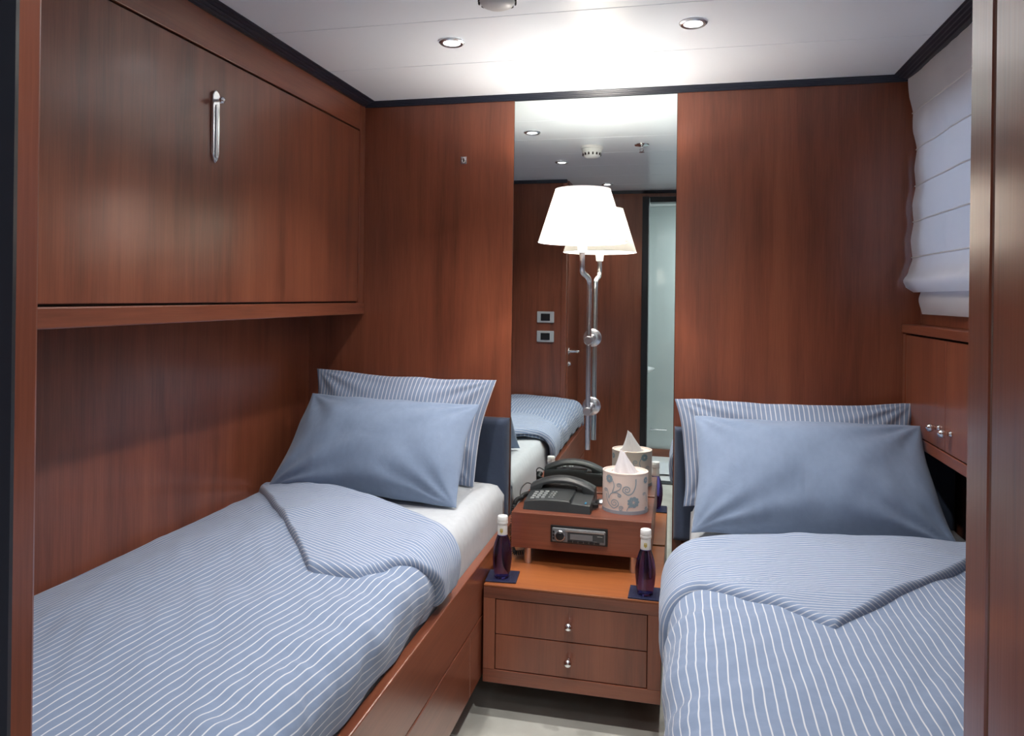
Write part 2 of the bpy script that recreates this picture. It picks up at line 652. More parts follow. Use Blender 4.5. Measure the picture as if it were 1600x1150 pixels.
# ------------------------------------------------------------------ beds
def bed_frame(label, xw, xe, s, zt):
    """xw wall side, xe aisle face, s=+1 when the wall lies at +x"""
    f = thing('bed_frame', label, 'bed', ((xw + xe) / 2, -.93, 0))

    def b(name, mat, xa, xb_, *d, bevel=0):
        return bx(name, mat, f, min(xa, xb_), max(xa, xb_), *d, bevel=bevel)
    y0, y1 = YF + .002, -.002
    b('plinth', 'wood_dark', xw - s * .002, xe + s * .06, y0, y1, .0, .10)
    b('platform', 'wood_y', xw - s * .002, xe + s * .026, y0, y1, .101, .285)
    b('side_rail', 'wood_y', xe, xe + s * .0255, y0, y1, .2875, zt, bevel=.003)
    for a, c in ((y0, -1.215), (-1.212, -.575), (-.572, y1)):
        b('drawer_front', 'wood_y', xe, xe + s * .022, a, c, .108, .2835, bevel=.002)
    return f


bed_frame('built-in wooden bed base with drawers beneath the fold-down berth', XL, -.548, -1, .445)
bed_frame('built-in wooden bed base below the window and its small wall cabinet', XRL, .012, 1, .405)


def sheet_block(name, label, x0, x1, y0, y1, z0, z1, seed):
    """mattress with a fitted sheet: rounded block with slack wrinkles"""
    m = MB()
    aisle = x1 if x1 < 0 else x0
    r = .035
    nx, ny = 44, 90
    w_, d_ = x1 - x0, y1 - y0

    def prof(t, lo, hi):   # t in -.25..1.25 -> (pos, drop)
        L = hi - lo
        if t < 0:
            return lo, -t
        if t > 1:
            return hi, t - 1
        return lo + t * L, 0

    def fn(u, v):
        a, b = (u * 1.5 - .25), (v * 1.5 - .25)
        px, dx = prof(a, x0, x1)
        py, dy = prof(b, y0, y1)
        H = z1 - z0
        drop = min(1, max(dx, dy) / .25) * H
        # rounding of the top edge
        ex = min(px - x0, x1 - px)
        ey = min(py - y0, y1 - py)
        e = min(ex, ey)
        z = z1 - drop
        if drop == 0 and e < r:
            z -= r - math.sqrt(max(0, r * r - (r - e) ** 2))
        elif drop > 0:
            z = min(z, z1 - r) - 0
            z = z1 - r - (drop / H) * (H - r)
        z -= .03 * min(1, max(0, abs(px - aisle) - .25) / .45) * (z - z0) / (z1 - z0)
        nz = noise.noise(Vector((px * 9 + seed, py * 7, z * 6))) * .004 + noise.noise(Vector((px * 22, py * 30 + seed, z * 8))) * .0016
        out = Vector((0, 0, 1)) if drop == 0 else Vector(((-1 if a < 0 else 1) if dx >= dy else 0, (-1 if b < 0 else 1) if dy > dx else 0, 0))
        return Vector((px, py, z)) + out * nz
    m.grid(nx, ny, fn, lambda u, v: (u * w_ * 1.4, v * d_ * 1.4))
    o = m.build(name, 'sheet', None, smooth=True)
    return tag(o, label, 'mattress')


ZM = .575
sheet_block('mattress', 'mattress in a white fitted sheet on the bed beneath the fold-down berth', XL + .014, -.580, YF + .015, -.062, .2865, ZM, 1.0)
sheet_block('mattress', 'mattress in a white fitted sheet on the bed below the window', .042, XRL - .012, YF + .015, -.062, .2865, ZM - .01, 5.0)

# headboards
for nm, lab, xa, xb_, z0 in (('headboard', 'navy upholstered headboard panel behind the pillows beneath the fold-down berth', XL + .003, XM0 - .002, .30),
                             ('headboard', 'navy upholstered headboard panel behind the pillows below the window', XM1 + .004, XRL - .003, .41)):
    h = thing(nm, lab, 'headboard', ((xa + xb_) / 2, -.02, z0))
    m = MB()

    def fn(u, v, xa=xa, xb_=xb_, z0=z0):
        uu, vv = u * 2 - 1, v * 2 - 1
        ex = min(1, (1 - abs(uu)) / .045)
        ez = min(1, (1 - abs(vv)) / .07)
        d = .012 + .030 * math.sqrt(max(0, 1 - (1 - ex) ** 2)) * math.sqrt(max(0, 1 - (1 - ez) ** 2))
        return (xa + (xb_ - xa) * u, -d, z0 + (.785 - z0) * v)
    # denser sampling at the borders
    def dense(t):
        return t if False else .5 - .5 * math.cos(PI * t)
    m.grid(48, 28, lambda u, v: fn(dense(u), dense(v)), lambda u, v: (dense(u) * .8, dense(v) * .4))
    m.build('upholstery', 'velvet', h, smooth=True)
    bx('backing_board', 'wood_dark', h, xa, xb_, -.0125, -.001, z0, .785)


# ------------------------------------------------------------------ duvets
def lerp_curve(pts, t, ts, linear=False):
    t = min(max(t, ts[0]), ts[-1])
    for i in range(len(ts) - 1):
        if t <= ts[i + 1] or i == len(ts) - 2:
            k = (t - ts[i]) / (ts[i + 1] - ts[i])
            p0, p1, p2, p3 = pts[max(i - 1, 0)], pts[i], pts[i + 1], pts[min(i + 2, len(pts) - 1)]
            k2, k3 = k * k, k * k * k
            if linear:
                return [p1[0] + (p2[0] - p1[0]) * k, p1[1] + (p2[1] - p1[1]) * k]
            c = []
            for j in range(2):
                m1, m2 = (p2[j] - p0[j]) * .5, (p3[j] - p1[j]) * .5
                c.append((2 * k3 - 3 * k2 + 1) * p1[j] + (k3 - 2 * k2 + k) * m1 + (-2 * k3 + 3 * k2) * p2[j] + (k3 - k2) * m2)
            return c


class Bedding:
    def __init__(s, xe, s_, wall, zedge, zmid, zwall, R, hang, seed):
        s.xe, s.s, s.wall, s.R, s.seed, s.hang = xe, s_, wall, R, seed, hang
        s.ze, s.zm, s.zw = zedge, zmid, zwall
        s.L = R * PI / 2
        s.W = abs(wall - xe) - R + s.L      # arc length at the wall

    def a_of_x(s, x):
        d = abs(x - s.xe)
        return d - s.R + s.L

    def ztop(s, d):
        W = abs(s.wall - s.xe)
        t = min(1, max(0, d / W))
        base = s.ze + (s.zw - s.ze) * t
        return base + (s.zm - (s.ze + s.zw) / 2) * (math.sin(PI * min(1, max(0, t))) ** .8)

    def pt(s, a, y, off=0.0, wr=1.0):
        sd = s.seed
        # quilting / wrinkles, in cloth coordinates
        n = noise.noise(Vector((a * 4 + sd, y * 3.2, sd))) * .010 + noise.noise(Vector((a * 13, y * 9 + sd, 2))) * .0045
        q = noise.noise(Vector(((a * .8 - y * .6) * 34 + sd, (a * .6 + y * .8) * 7, 5)))
        n += q * .0022
        edge = math.exp(-((a - s.L * .7) / .09) ** 2)
        n += edge * (.007 * math.sin(y * 46 + 3 * noise.noise(Vector((y * 5, a * 7, sd)))) * (.5 + .5 * noise.noise(Vector((y * 3, sd, 0)))) + .004 * noise.noise(Vector((a * 10, y * 34, sd))))
        n *= wr
        R = s.R
        zt = s.ztop(R)
        if a >= s.L:
            d = R + (a - s.L)
            z = s.ztop(d)
            nx, nz = 0, 1
            x = s.xe + s.s * d
            if a > s.W - .02:                       # tucks down at the wall
                k = (a - s.W + .02)
                z -= k * k * 18
                n *= .3
        elif a >= 0:
            th = a / s.L * PI / 2
            x = s.xe + s.s * (R - R * math.cos(th))
            z = zt - R + R * math.sin(th)
            nx, nz = -s.s * math.cos(th), math.sin(th)
        else:
            x = s.xe
            z = zt - R + a
            nx, nz = -s.s, 0
            x += s.s * .012 * (a / s.hang) ** 2
        k = off + n
        return Vector((x + nx * k, y, z + nz * k))


def duvet(bd, label, head, rot, foot=YF + .012):
    """head: function a -> y of the folded head line"""
    root = thing('duvet', label, 'duvet', ((bd.xe + bd.wall) / 2, -1.2, .45))
    m = MB()
    a0, a1 = -bd.hang, bd.W + .01
    cr, sr = math.cos(rot), math.sin(rot)

    def fa(u):
        return a0 + (a1 - a0) * u

    def fy(u, v):
        h = head(fa(u))
        return foot + (h - foot) * v

    def fn(u, v):
        p = bd.pt(fa(u), fy(u, v))
        e = min(1, (1 - v) / .02)
        p.z -= .018 * (1 - e) ** 2
        if v < .03:
            p.z -= .05 * (1 - v / .03) ** 2
        if u < .001:
            p.z += .006 * math.sin(p.y * 30)
        return p

    def uvf(u, v):
        a, y = fa(u), fy(u, v)
        return (a * cr + y * sr * bd.s * -1, -a * sr * bd.s * -1 + y * cr)
    m.grid(110, 150, fn, uvf)
    m.build('cover', 'duvet', root, smooth=True, fix=False)
    return root


def flap(bd, root, top, bot, ts, name='folded_corner', rotuv=0, H=.022, nu=110, nv=46):
    m = MB()

    def ab(u, v):
        t = lerp_curve(top, u, ts)
        b = lerp_curve(bot, u, ts, True)
        return t[0] + (b[0] - t[0]) * v, t[1] + (b[1] - t[1]) * v

    def fn(u, v):
        a, y = ab(u, v)
        t0, b0 = lerp_curve(top, u, ts), lerp_curve(bot, u, ts, True)
        wid = math.hypot(t0[0] - b0[0], t0[1] - b0[1])
        dv = min(v, 1 - v) * wid
        du = min(u, 1 - u) * .9
        e = min(1, min(dv, du) / .022)
        off = H * math.sqrt(max(0, 1 - (1 - e) ** 2)) - .004
        off += e * (.006 * noise.noise(Vector((a * 7 + 3, y * 7, bd.seed))) + .003 * noise.noise(Vector((a * 8, y * 30, bd.seed))))
        return bd.pt(a, y, off, .6)

    # warp the parameters to sample the rounded border finely
    def wp_(t):
        return t + .11 * -math.sin(2 * PI * t)
    def uvf(u, v):
        t0, b0 = lerp_curve(top, u, ts), lerp_curve(bot, u, ts, True)
        wid = math.hypot(t0[0] - b0[0], t0[1] - b0[1])
        a, y = ab(u, v)
        c = math.cos(rotuv); s_ = math.sin(rotuv)
        return (y * c + a * s_, a * c - y * s_)
    cols = {}

    def rim(u, v):
        if u not in cols:
            ex, out = 0.0, [0.0]
            for k in range(1, nv + 1):
                v0, v1 = wp_((k - 1) / nv), wp_(k / nv)
                p0, p1 = fn(u, v0), fn(u, v1)
                q0, q1 = ab(u, v0), ab(u, v1)
                ex += max(0, (p1 - p0).length - math.hypot(q1[0] - q0[0], q1[1] - q0[1]))
                out.append(ex)
            cols[u] = out
        return cols[u][round(v * nv)]

    def uv2(u, v):
        a, b = uvf(wp_(u), wp_(v))
        return a - rim(wp_(u), v), b
    m.grid(nu, nv, lambda u, v: fn(wp_(u), wp_(v)), uv2)
    return m.build(name, 'duvet_reverse', root, smooth=True, fix=False)


BL = Bedding(-.551, -1, XL + .015, .588, .618, .560, .075, .065, 2.0)
BR = Bedding(-.018, 1, XRL - .017, .588, .616, .575, .085, .105, 9.0)


def headL(a):
    x = BL.xe - (a - BL.L + BL.R)
    t = min(1, max(0, (x + 1.34) / .78))
    return -.325 + t * (-.70 + .325)


def headR(a):
    x = (a - BR.L + BR.R) + BR.xe
    t = min(1, max(0, x / .76))
    return -.62 + t * .17


dl = duvet(BL, 'blue duvet with white pinstripes, corner folded back, beneath the fold-down berth', headL, math.radians(4.5))
A = BL.a_of_x
topL = [(A(-1.338), -.315), (A(-1.12), -.40), (A(-.913), -.50), (A(-.74), -.60), (.10, -.675), (.0, -.70), (-.058, -.72)]
botL = [(A(-1.338), -.355), (A(-1.06), -.70), (A(-.768), -1.072), (A(-.665), -1.055), (.115, -.975), (.0, -.87), (-.058, -.85)]
flap(BL, dl, topL, botL, [0, .3, .58, .70, .84, .93, 1.0], rotuv=math.radians(-22))
dr = duvet(BR, 'blue duvet with white pinstripes, corner folded back, below the window', headR, 0.0)
A = BR.a_of_x
topR = [(-.09, -.655), (.0, -.635), (.13, -.60), (A(.20), -.575), (A(.34), -.55), (A(.60), -.48), (A(.80), -.42)]
botR = [(-.09, -.955), (.0, -.945), (.13, -.925), (A(.19), -1.005), (A(.28), -1.085), (A(.55), -.765), (A(.80), -.45)]
flap(BR, dr, topR, botR, [0, .09, .22, .36, .50, .76, 1.0], rotuv=math.radians(-4))


# ------------------------------------------------------------------ pillows
def pillow(label, mat, loc, w_, h_, t_, lean, yawz, roll, seed, taper=0.0, ear=.05):
    m = MB()
    n1, n2 = 64, 44

    def side(sgn):
        def fn(u, v):
            uu, vv = u * 2 - 1, v * 2 - 1
            uu = math.sin(uu * PI / 2)
            vv = math.sin(vv * PI / 2)
            x = uu * w_ / 2 * (1 - ear * (1 - vv * vv) * abs(uu) ** 3)
            z = vv * h_ / 2 * (1 - ear * 1.1 * (1 - uu * uu) * abs(vv) ** 3)
            th = t_ / 2 * ((1 - abs(uu) ** 2.6) * (1 - abs(vv) ** 2.4)) ** .62
            k = min(1, th / (t_ * .25))
            wr = noise.noise(Vector((x * 6 + seed, z * 6, sgn))) * .014 + noise.noise(Vector((x * 16, z * 12 + seed, sgn * 2))) * .004
            # creases running in from the corners
            rr = math.hypot(abs(uu) - 1, abs(vv) - 1)
            ang = math.atan2(1 - abs(vv), 1 - abs(uu) + 1e-4)
            wr += .011 * math.exp(-rr * 2.0) * math.sin(ang * 13 + seed) * min(1, rr * 4)
            y = -sgn * (th + wr * k)
            x *= 1 - taper * vv
            bend = .018 * (uu * uu - .4)
            x += noise.noise(Vector((z * 9, seed, 1))) * .006 * abs(uu)
            z += noise.noise(Vector((x * 9, seed, 4))) * .006 * abs(vv)
            return (x, y + bend * 0, z + h_ / 2)
        return fn
    for sgn in (1, -1):
        m.grid(n1, n2, side(sgn), (lambda u, v: (math.sin((u * 2 - 1) * PI / 2) * w_ / 2, v * h_)))
    o = m.build('pillow', mat, None, smooth=True)
    bm = bmesh.new(); bm.from_mesh(o.data)
    bmesh.ops.remove_doubles(bm, verts=bm.verts, dist=.0008)
    bmesh.ops.recalc_face_normals(bm, faces=bm.faces)
    bm.to_mesh(o.data); bm.free()
    o.matrix_world = Matrix.Translation(loc) @ Matrix.Rotation(yawz, 4, 'Z') @ Matrix.Rotation(lean, 4, 'X') @ Matrix.Rotation(roll, 4, 'Y')
    return tag(o, label, 'pillow')


RD = math.radians
pillow('white-striped blue pillow leaning on the headboard beneath the fold-down berth', 'pillow_stripe', (-.955, -.175, .585), .635, .36, .12, RD(-15), 0, RD(1.5), 1.3, taper=-.06)
pillow('plain blue pillow leaning on the striped one beneath the fold-down berth', 'pillow_plain', (-.957, -.415, .586), .635, .35, .18, RD(-38), RD(-4), RD(0.5), 4.1, taper=.025)
pillow('white-striped blue pillow leaning on the headboard below the window', 'pillow_stripe', (.345, -.165, .570), .68, .335, .12, RD(-14), 0, RD(-1), 7.7, taper=-.035)
pillow('plain blue pillow leaning on the striped one below the window', 'pillow_plain', (.37, -.447, .575), .65, .37, .18, RD(-41), RD(2), RD(0), 8.2, taper=.03)

# ------------------------------------------------------------------ nightstand
NX0, NX1, NY, NZ0, NZ1 = -.541, -.039, -.467, .101, .381
ns = thing('nightstand', 'low wooden two-drawer nightstand with chrome knobs between the beds', 'nightstand', ((NX0 + NX1) / 2, -.23, NZ0))
bx('top_board', 'wood_top_lit', ns, NX0, NX1, NY, -.008, NZ1 - .006, NZ1, bevel=.0015)
bx('rail', 'wood_x', ns, NX0, NX1, NY, NY + .02, .343, NZ1 - .0065, bevel=.001)
bx('rail', 'wood_x', ns, NX0, NX1, NY, NY + .02, NZ0, .139, bevel=.001)
bx('stile', 'wood_z', ns, NX0, -.5065, NY, NY + .02, .1395, .3425, bevel=.001)
bx('stile', 'wood_z', ns, -.075, NX1, NY, NY + .02, .1395, .3425, bevel=.001)
bx('carcass', 'gap', ns, NX0 + .012, NX1 - .012, NY + .021, -.008, NZ0 + .002, NZ1 - .0065)
bx('side_panel', 'wood_z', ns, NX0, NX0 + .0115, NY + .0205, -.008, NZ0, NZ1 - .0065)
bx('side_panel', 'wood_z', ns, NX1 - .0115, NX1, NY + .0205, -.008, NZ0, NZ1 - .0065)
KN = [(.0055, 0), (.0055, .006), (.0042, .008), (.0042, .012), (.009, .015), (.0115, .021), (.0105, .027), (.006, .031), (.001, .032)]
for z0, z1 in ((.2425, .3405), (.1415, .2400)):
    d = bx('drawer', 'wood_z', ns, -.5045, -.077, NY + .002, NY + .0205, z0, z1, bevel=.001)
    kz = (z0 + z1) / 2 + .002
    MB().lathe(KN, (-.2915, NY + .002, kz), 18, 'y').build('knob', 'chrome', d, smooth=True)

# ------------------------------------------------------------------ radio console shelf
cs = thing('radio_shelf', 'raised wooden shelf box with built-in car radio on the nightstand', 'shelf', (-.289, -.146, NZ1))
bx('body', 'wood_x', cs, -.503, -.075, -.286, -.008, .432, .541, bevel=.0015)
for x in (-.453, -.127):
    for y in (-.262, -.04):
        MB().lathe([(.0125, .3812), (.0125, .4318)], (x, y, 0), 18).build('foot', 'satin', cs, smooth='angle')
X0, X1, Z0, Z1 = -.378, -.204, .4595, .5115
rd = bx('radio', 'radio_black', cs, X0, X1, -.292, -.2862, Z0, Z1, bevel=.001)
fm = MB().box(X0 + .006, X1 - .006, -.300, -.2921, Z0 + .005, Z1 - .005)
fm.build('faceplate', 'radio_grey', rd, bevel=.003)
bx('chrome_strip', 'radio_silver', rd, X0 + .046, X1 - .008, -.3025, -.3001, Z1 - .0135, Z1 - .007, bevel=.001)
bx('display', 'radio_glass', rd, X0 + .054, X1 - .010, -.3018, -.3001, Z0 + .0145, Z1 - .015, bevel=.0005)
bx('display_window', 'radio_grey', rd, X0 + .062, X1 - .044, -.3024, -.3019, Z0 + .0165, Z1 - .019)
MB().lathe([(.0165, 0), (.0165, .006), (.0140, .008)], (X0 + .031, -.3001, (Z0 + Z1) / 2), 28, 'y').build('dial_ring', 'radio_silver', rd, smooth='angle')
MB().lathe([(.0128, 0), (.0128, .006), (.0105, .009), (.004, .010)], (X0 + .031, -.3035, (Z0 + Z1) / 2), 28, 'y').build('dial', 'radio_black', rd, smooth='angle')
for k in range(6):
    x = X0 + .054 + k * .0165
    bx('button', 'radio_black', rd, x, x + .0145, -.3022, -.3001, Z0 + .007, Z0 + .0125, bevel=.0005)
for k in range(3):
    z = Z0 + .012 + k * .010
    bx('button', 'radio_black', rd, X0 + .008, X0 + .0135, -.3015, -.3001, z, z + .007, bevel=.0005)
bx('button', 'radio_silver', rd, X1 - .030, X1 - .014, -.3026, -.3019, Z1 - .022, Z1 - .0195)
bx('button', 'radio_silver', rd, X1 - .042, X1 - .030, -.3026, -.3019, Z0 + .0147, Z0 + .0158)

# ------------------------------------------------------------------ telephone
ph = thing('telephone', 'dark grey corded desk telephone on the radio shelf', 'telephone', (-.366, -.168, .5412), rotz=RD(-1.0))
PW, PD = .208, .158
m = MB()


def base_top(x, y):
    t = (y + PD / 2) / PD
    arch = 1 - (x / (PW / 2)) ** 2
    z = .024 + .010 * arch + .020 * t ** 1.2
    if x > .042:
        z = .025 + .018 * t ** 1.2 + .004 * (1 - x / .104)
    return z


def phone_base(u, v):
    # v: 0..1 front skirt -> top -> back skirt
    x = (u - .5) * PW
    if v < .12:
        k = v / .12
        y = -PD / 2 - .006 * (1 - k)
        return (x * (1 + .02 * (1 - k)), y, base_top(x, -PD / 2) * k)
    if v > .9:
        k = (1 - v) / .1
        return (x, PD / 2, base_top(x, PD / 2) * k)
    y = -PD / 2 + PD * (v - .12) / .78
    return (x * (1 - .0 * v), y, base_top(x, y))


m.grid(50, 44, phone_base)
# side skirts
for s_ in (-1, 1):
    i = len(m.v)
    n = 20
    for k in range(n + 1):
        y = -PD / 2 + PD * k / n
        m.v += [(s_ * PW / 2, y, base_top(s_ * PW / 2, y)), (s_ * (PW / 2 + .003), y, 0)]
    for k in range(n):
        m.f.append((i + 2 * k, i + 2 * k + 1, i + 2 * k + 3, i + 2 * k + 2))
pbase = m.build('base', 'phone', ph, world=False, smooth='angle')
MB().box(.0405, .0425, -.079, .02, .018, .039).build('seam', 'phone_dark', pbase, world=False)
for r_ in range(4):
    for c in range(3):
        x, y = -.082 + c * .017 + r_ * .0015, -.060 + r_ * .016
        z = base_top(x, y)
        MB().box(x - .006, x + .006, y - .0045, y + .0045, z - .002, z + .004).build('key', 'phone_key', pbase, world=False, bevel=.001)
for r_ in range(4):
    for c in range(2):
        x, y = -.028 + c * .010 + r_ * .0015, -.056 + r_ * .015
        z = base_top(x, y)
        MB().box(x - .003, x + .003, y - .003, y + .003, z - .002, z + .0025).build('key', 'phone_key', pbase, world=False)
MB().box(.086, .091, -.068, -.054, .026, .0292).build('badge', 'phone_blue', pbase, world=False)
# cradle well under the handset
m = MB()
m.box(-.045, .045, .025, .068, .036, .047)
m.build('cradle', 'phone_dark', pbase, world=False, bevel=.002)
# handset: arched bar
m = MB()
HL = .106
N = 40
for j in range(N + 1):
    x = -HL + 2 * HL * j / N
    t = x / HL
    top = .052 + .030 * (1 - t * t)
    thick = .017 + .019 * (abs(t) ** 6 if abs(t) < .62 else min(1, (abs(t) - .42) / .25))
    bot = top - thick
    y0, y1 = .014, .068
    if abs(t) > .96:
        pass
    c = .004
    sec = [(y0, bot), (y0, top - c * 2.2), (y0 + c * 2.5, top), (y1 - c * 2.5, top), (y1, top - c * 2.2), (y1, bot)]
    m.v += [(x, p, q) for p, q in sec]
for j in range(N):
    for k in range(6):
        a, b = j * 6 + k, j * 6 + (k + 1) % 6
        m.f.append((a, b, b + 6, a + 6))
m.f.append(tuple(range(6)))
m.f.append(tuple(N * 6 + k for k in range(6)))
m.build('handset', 'phone', ph, world=False, smooth='angle', bevel=.002)


def coil(path, turns, r, tr, n=9):
    p = smooth_path(path, 24)
    L = len(p)
    out = []
    steps = int(turns * n)
    for k in range(steps + 1):
        f = k / steps * (L - 1)
        i = min(int(f), L - 2)
        c = p[i].lerp(p[i + 1], f - i)
        t = (p[i + 1] - p[i]).normalized()
        a = Vector((0, 0, 1)) if abs(t.z) < .8 else Vector((1, 0, 0))
        n1 = t.cross(a).normalized()
        n2 = t.cross(n1)
        th = 2 * PI * k / n
        out.append(c + (n1 * math.cos(th) + n2 * math.sin(th)) * r)
    return out


m = MB()
lx = -.366
cpath = [(-.495, -.165, .553), (-.508, -.185, .550), (-.513, -.205, .535), (-.514, -.215, .49), (-.513, -.22, .43), (-.505, -.225, .394), (-.47, -.20, .391)]
m.tube(coil(cpath, 44, .0065, 0), .0016, 6)
m.tube(coil([(-.470, -.085, .551), (-.495, -.12, .551), (-.498, -.165, .552)], 16, .007, 0), .0016, 6)
m.tube(smooth_path([(-.470, -.105, .580), (-.490, -.11, .588), (-.505, -.13, .575), (-.505, -.15, .556), (-.495, -.165, .553)], 6), .002, 6)
cord = m.build('cord', 'phone_dark', None, smooth=True)
cord.data.transform(Matrix.Translation(-Vector((-.366, -.168, .5412))))
cord.data.transform(Matrix.Rotation(RD(1.0), 4, 'Z'))
cord.parent = ph
MB().lathe([(.011, 0), (.011, .010)], (.112, -.02, .006), 10).build('plug', 'phone_dark', ph, world=False)

# ------------------------------------------------------------------ tissue box
TX, TY, TZ, TRX, TRY, TH = -.162, -.165, .5412, .071, .062, .122
tb = thing('tissue_box', 'oval tissue box with blue scroll and flower print on the radio shelf', 'tissue box', (TX, TY, TZ))
body = MB().lathe([(.985, 0), (1, .010), (1, TH - .004), (.992, TH)], (TX, TY, TZ), 56, sx=TRX, sy=TRY, caps=False)
bo = body.build('side_wall', 'cream', tb, smooth='angle')
MB().lathe([(1.012, 0), (1.012, .0105), (.99, .0107), (.5, .0007)], (TX, TY, TZ), 56, sx=TRX, sy=TRY).build('bottom_band', 'band_grey', tb, smooth='angle')
m = MB()
n = 56
prof = [(1.004, TH - .004), (1.004, TH + .002), (.94, TH + .002), (.92, TH - .002), (.62, TH - .002), (.60, TH - .005), (.01, TH - .0055)]
m.lathe(prof, (TX, TY, TZ), n, sx=TRX, sy=TRY, caps=False)
m.build('lid', 'cream', tb, smooth='angle')
m = MB()


def tis(u, v):
    a = u * 2 * PI
    k = 1 - v
    wob = 1 + .16 * math.sin(5 * a + v * 2) * k + .08 * math.sin(9 * a)
    rx = (.005 + .030 * k ** 1.05) * wob
    ry = (.003 + .016 * k) * wob
    return (TX + rx * math.cos(a) - .012 * v, TY + ry * math.sin(a) - .003, TZ + TH - .006 + v * (.070 - .004 * math.cos(a) * (v > .95)))


m.grid(36, 14, tis)
m.build('tissue', 'tissue', tb, smooth=True, fix=False)
# printed scrolls: thin ribbons lying on the oval wall
pm = MB()


def on_wall(sx, sz, off=.0006):
    """sx: arc metres from the front point, sz: height"""
    th = -PI / 2 + sx / .0665
    return Vector((TX + (TRX + off) * math.cos(th), TY + (TRY + off) * math.sin(th), TZ + sz))


def ribbon(pts, wd):
    i = len(pm.v)
    n = len(pts)
    for k, (x, z) in enumerate(pts):
        x0, z0 = pts[max(k - 1, 0)]
        x1, z1 = pts[min(k + 1, n - 1)]
        L = math.hypot(x1 - x0, z1 - z0) or 1
        nx, nz = -(z1 - z0) / L, (x1 - x0) / L
        ww = wd * (1 - .45 * k / n)
        pm.v += [tuple(on_wall(x + nx * ww, z + nz * ww)), tuple(on_wall(x - nx * ww, z - nz * ww))]
    for k in range(n - 1):
        pm.f.append((i + 2 * k, i + 2 * k + 1, i + 2 * k + 3, i + 2 * k + 2))


def scroll(x, z, ang, ln, curl, r0):
    """stem that leaves (x,z) and ends in a spiral"""
    pts = []
    h_ = ang
    st = ln / 26
    for k in range(26):
        pts.append((x, z))
        x += math.cos(h_) * st; z += math.sin(h_) * st
        h_ += curl * .035
    for k in range(46):
        pts.append((x, z))
        rr = r0 * (1 - k / 52)
        h_ += curl * .20 * (1 + k * .010)
        stp = rr * .20
        x += math.cos(h_) * stp; z += math.sin(h_) * stp
    ribbon([(a, max(.012, min(TH - .004, b))) for a, b in pts], .0011)
    return pts


def flower(x, z, r):
    for ring in range(3):
        rr = r * (1 - ring * .3)
        for k in range(9 - ring * 2):
            a = 2 * PI * k / (9 - ring * 2) + ring
            cx, cz = x + rr * .62 * math.cos(a), z + rr * .62 * math.sin(a)
            i = len(pm.v)
            m_ = 8
            for q in range(m_):
                b = 2 * PI * q / m_
                px, pz = cx + rr * .30 * math.cos(b), cz + rr * .24 * math.sin(b)
                pm.v.append(tuple(on_wall(px, max(.0115, min(TH - .003, pz)), .0007 + ring * .0002)))
            pm.f.append(tuple(range(i, i + m_)))


def zc(x, z):
    """chart units of the print (505 wide, 450 tall) -> arc metres, height"""
    ch = max(-.0705, min(.0705, (x - 342) / 505 * .142))
    return .0665 * math.asin(ch / .071), max(.0125, min(TH - .005, (1010 - z) / 450 * .122))


def vine(stem, c, r0, turn, half, wd=.0012):
    pts = [tuple(q[:2]) for q in smooth_path([(x, z, 0) for x, z in stem], 8)]
    a = math.atan2(stem[-1][1] - c[1], stem[-1][0] - c[0])
    r1 = math.hypot(stem[-1][1] - c[1], stem[-1][0] - c[0])
    for k in range(1, 40):
        t = k / 39
        rr = r1 * (1 - t * .85)
        b = a + turn * t * 3.2 * PI
        pts.append((c[0] + rr * math.cos(b), c[1] + rr * math.sin(b)))
    ribbon([(zc(x, z)[0] + half, zc(x, z)[1]) for x, z in pts], wd)


for half in (0, .0665 * PI):
    vine([(470, 605), (468, 680), (440, 755), (390, 785), (335, 750)], (375, 728), 45, 1, half, .0017)
    vine([(150, 800), (158, 860), (185, 915), (235, 948), (280, 915)], (240, 890), 40, -1, half, .0015)
    vine([(175, 850), (200, 790), (255, 755), (300, 725), (315, 685)], (288, 682), 26, -1, half, .0013)
    vine([(230, 770), (275, 770), (312, 790)], (292, 797), 20, 1, half)
    vine([(175, 850), (170, 800), (162, 765)], (140, 760), 22, -1, half)
    vine([(330, 1000), (300, 965), (295, 935)], (318, 935), 22, 1, half)
    vine([(580, 880), (575, 820), (572, 785)], (555, 785), 18, -1, half)
    vine([(215, 770), (235, 700), (225, 650), (205, 630)], (200, 640), 12, -1, half)
    vine([(380, 1000), (378, 960), (395, 925)], (405, 920), 8, 1, half)
    for fx, fz, fr in ((448, 868, .0205), (178, 622, .0150), (570, 630, .0125), (575, 985, .009)):
        x, z = zc(fx, fz)
        flower(x + half, z, fr)
pm.build('printed_pattern', 'print_blue', bo, fix=False)['kind'] = 'stuff'

# small silver object next to the tissue box
sd = MB().lathe([(.019, 0), (.0205, .0015), (.019, .006), (.013, .0115), (.005, .0135), (.0005, .014)], (-.240, -.118, .5412), 28)
tag(sd.build('silver_dish', 'satin', None, smooth=True), 'small domed silver disc between the telephone and the tissue box', 'ornament')

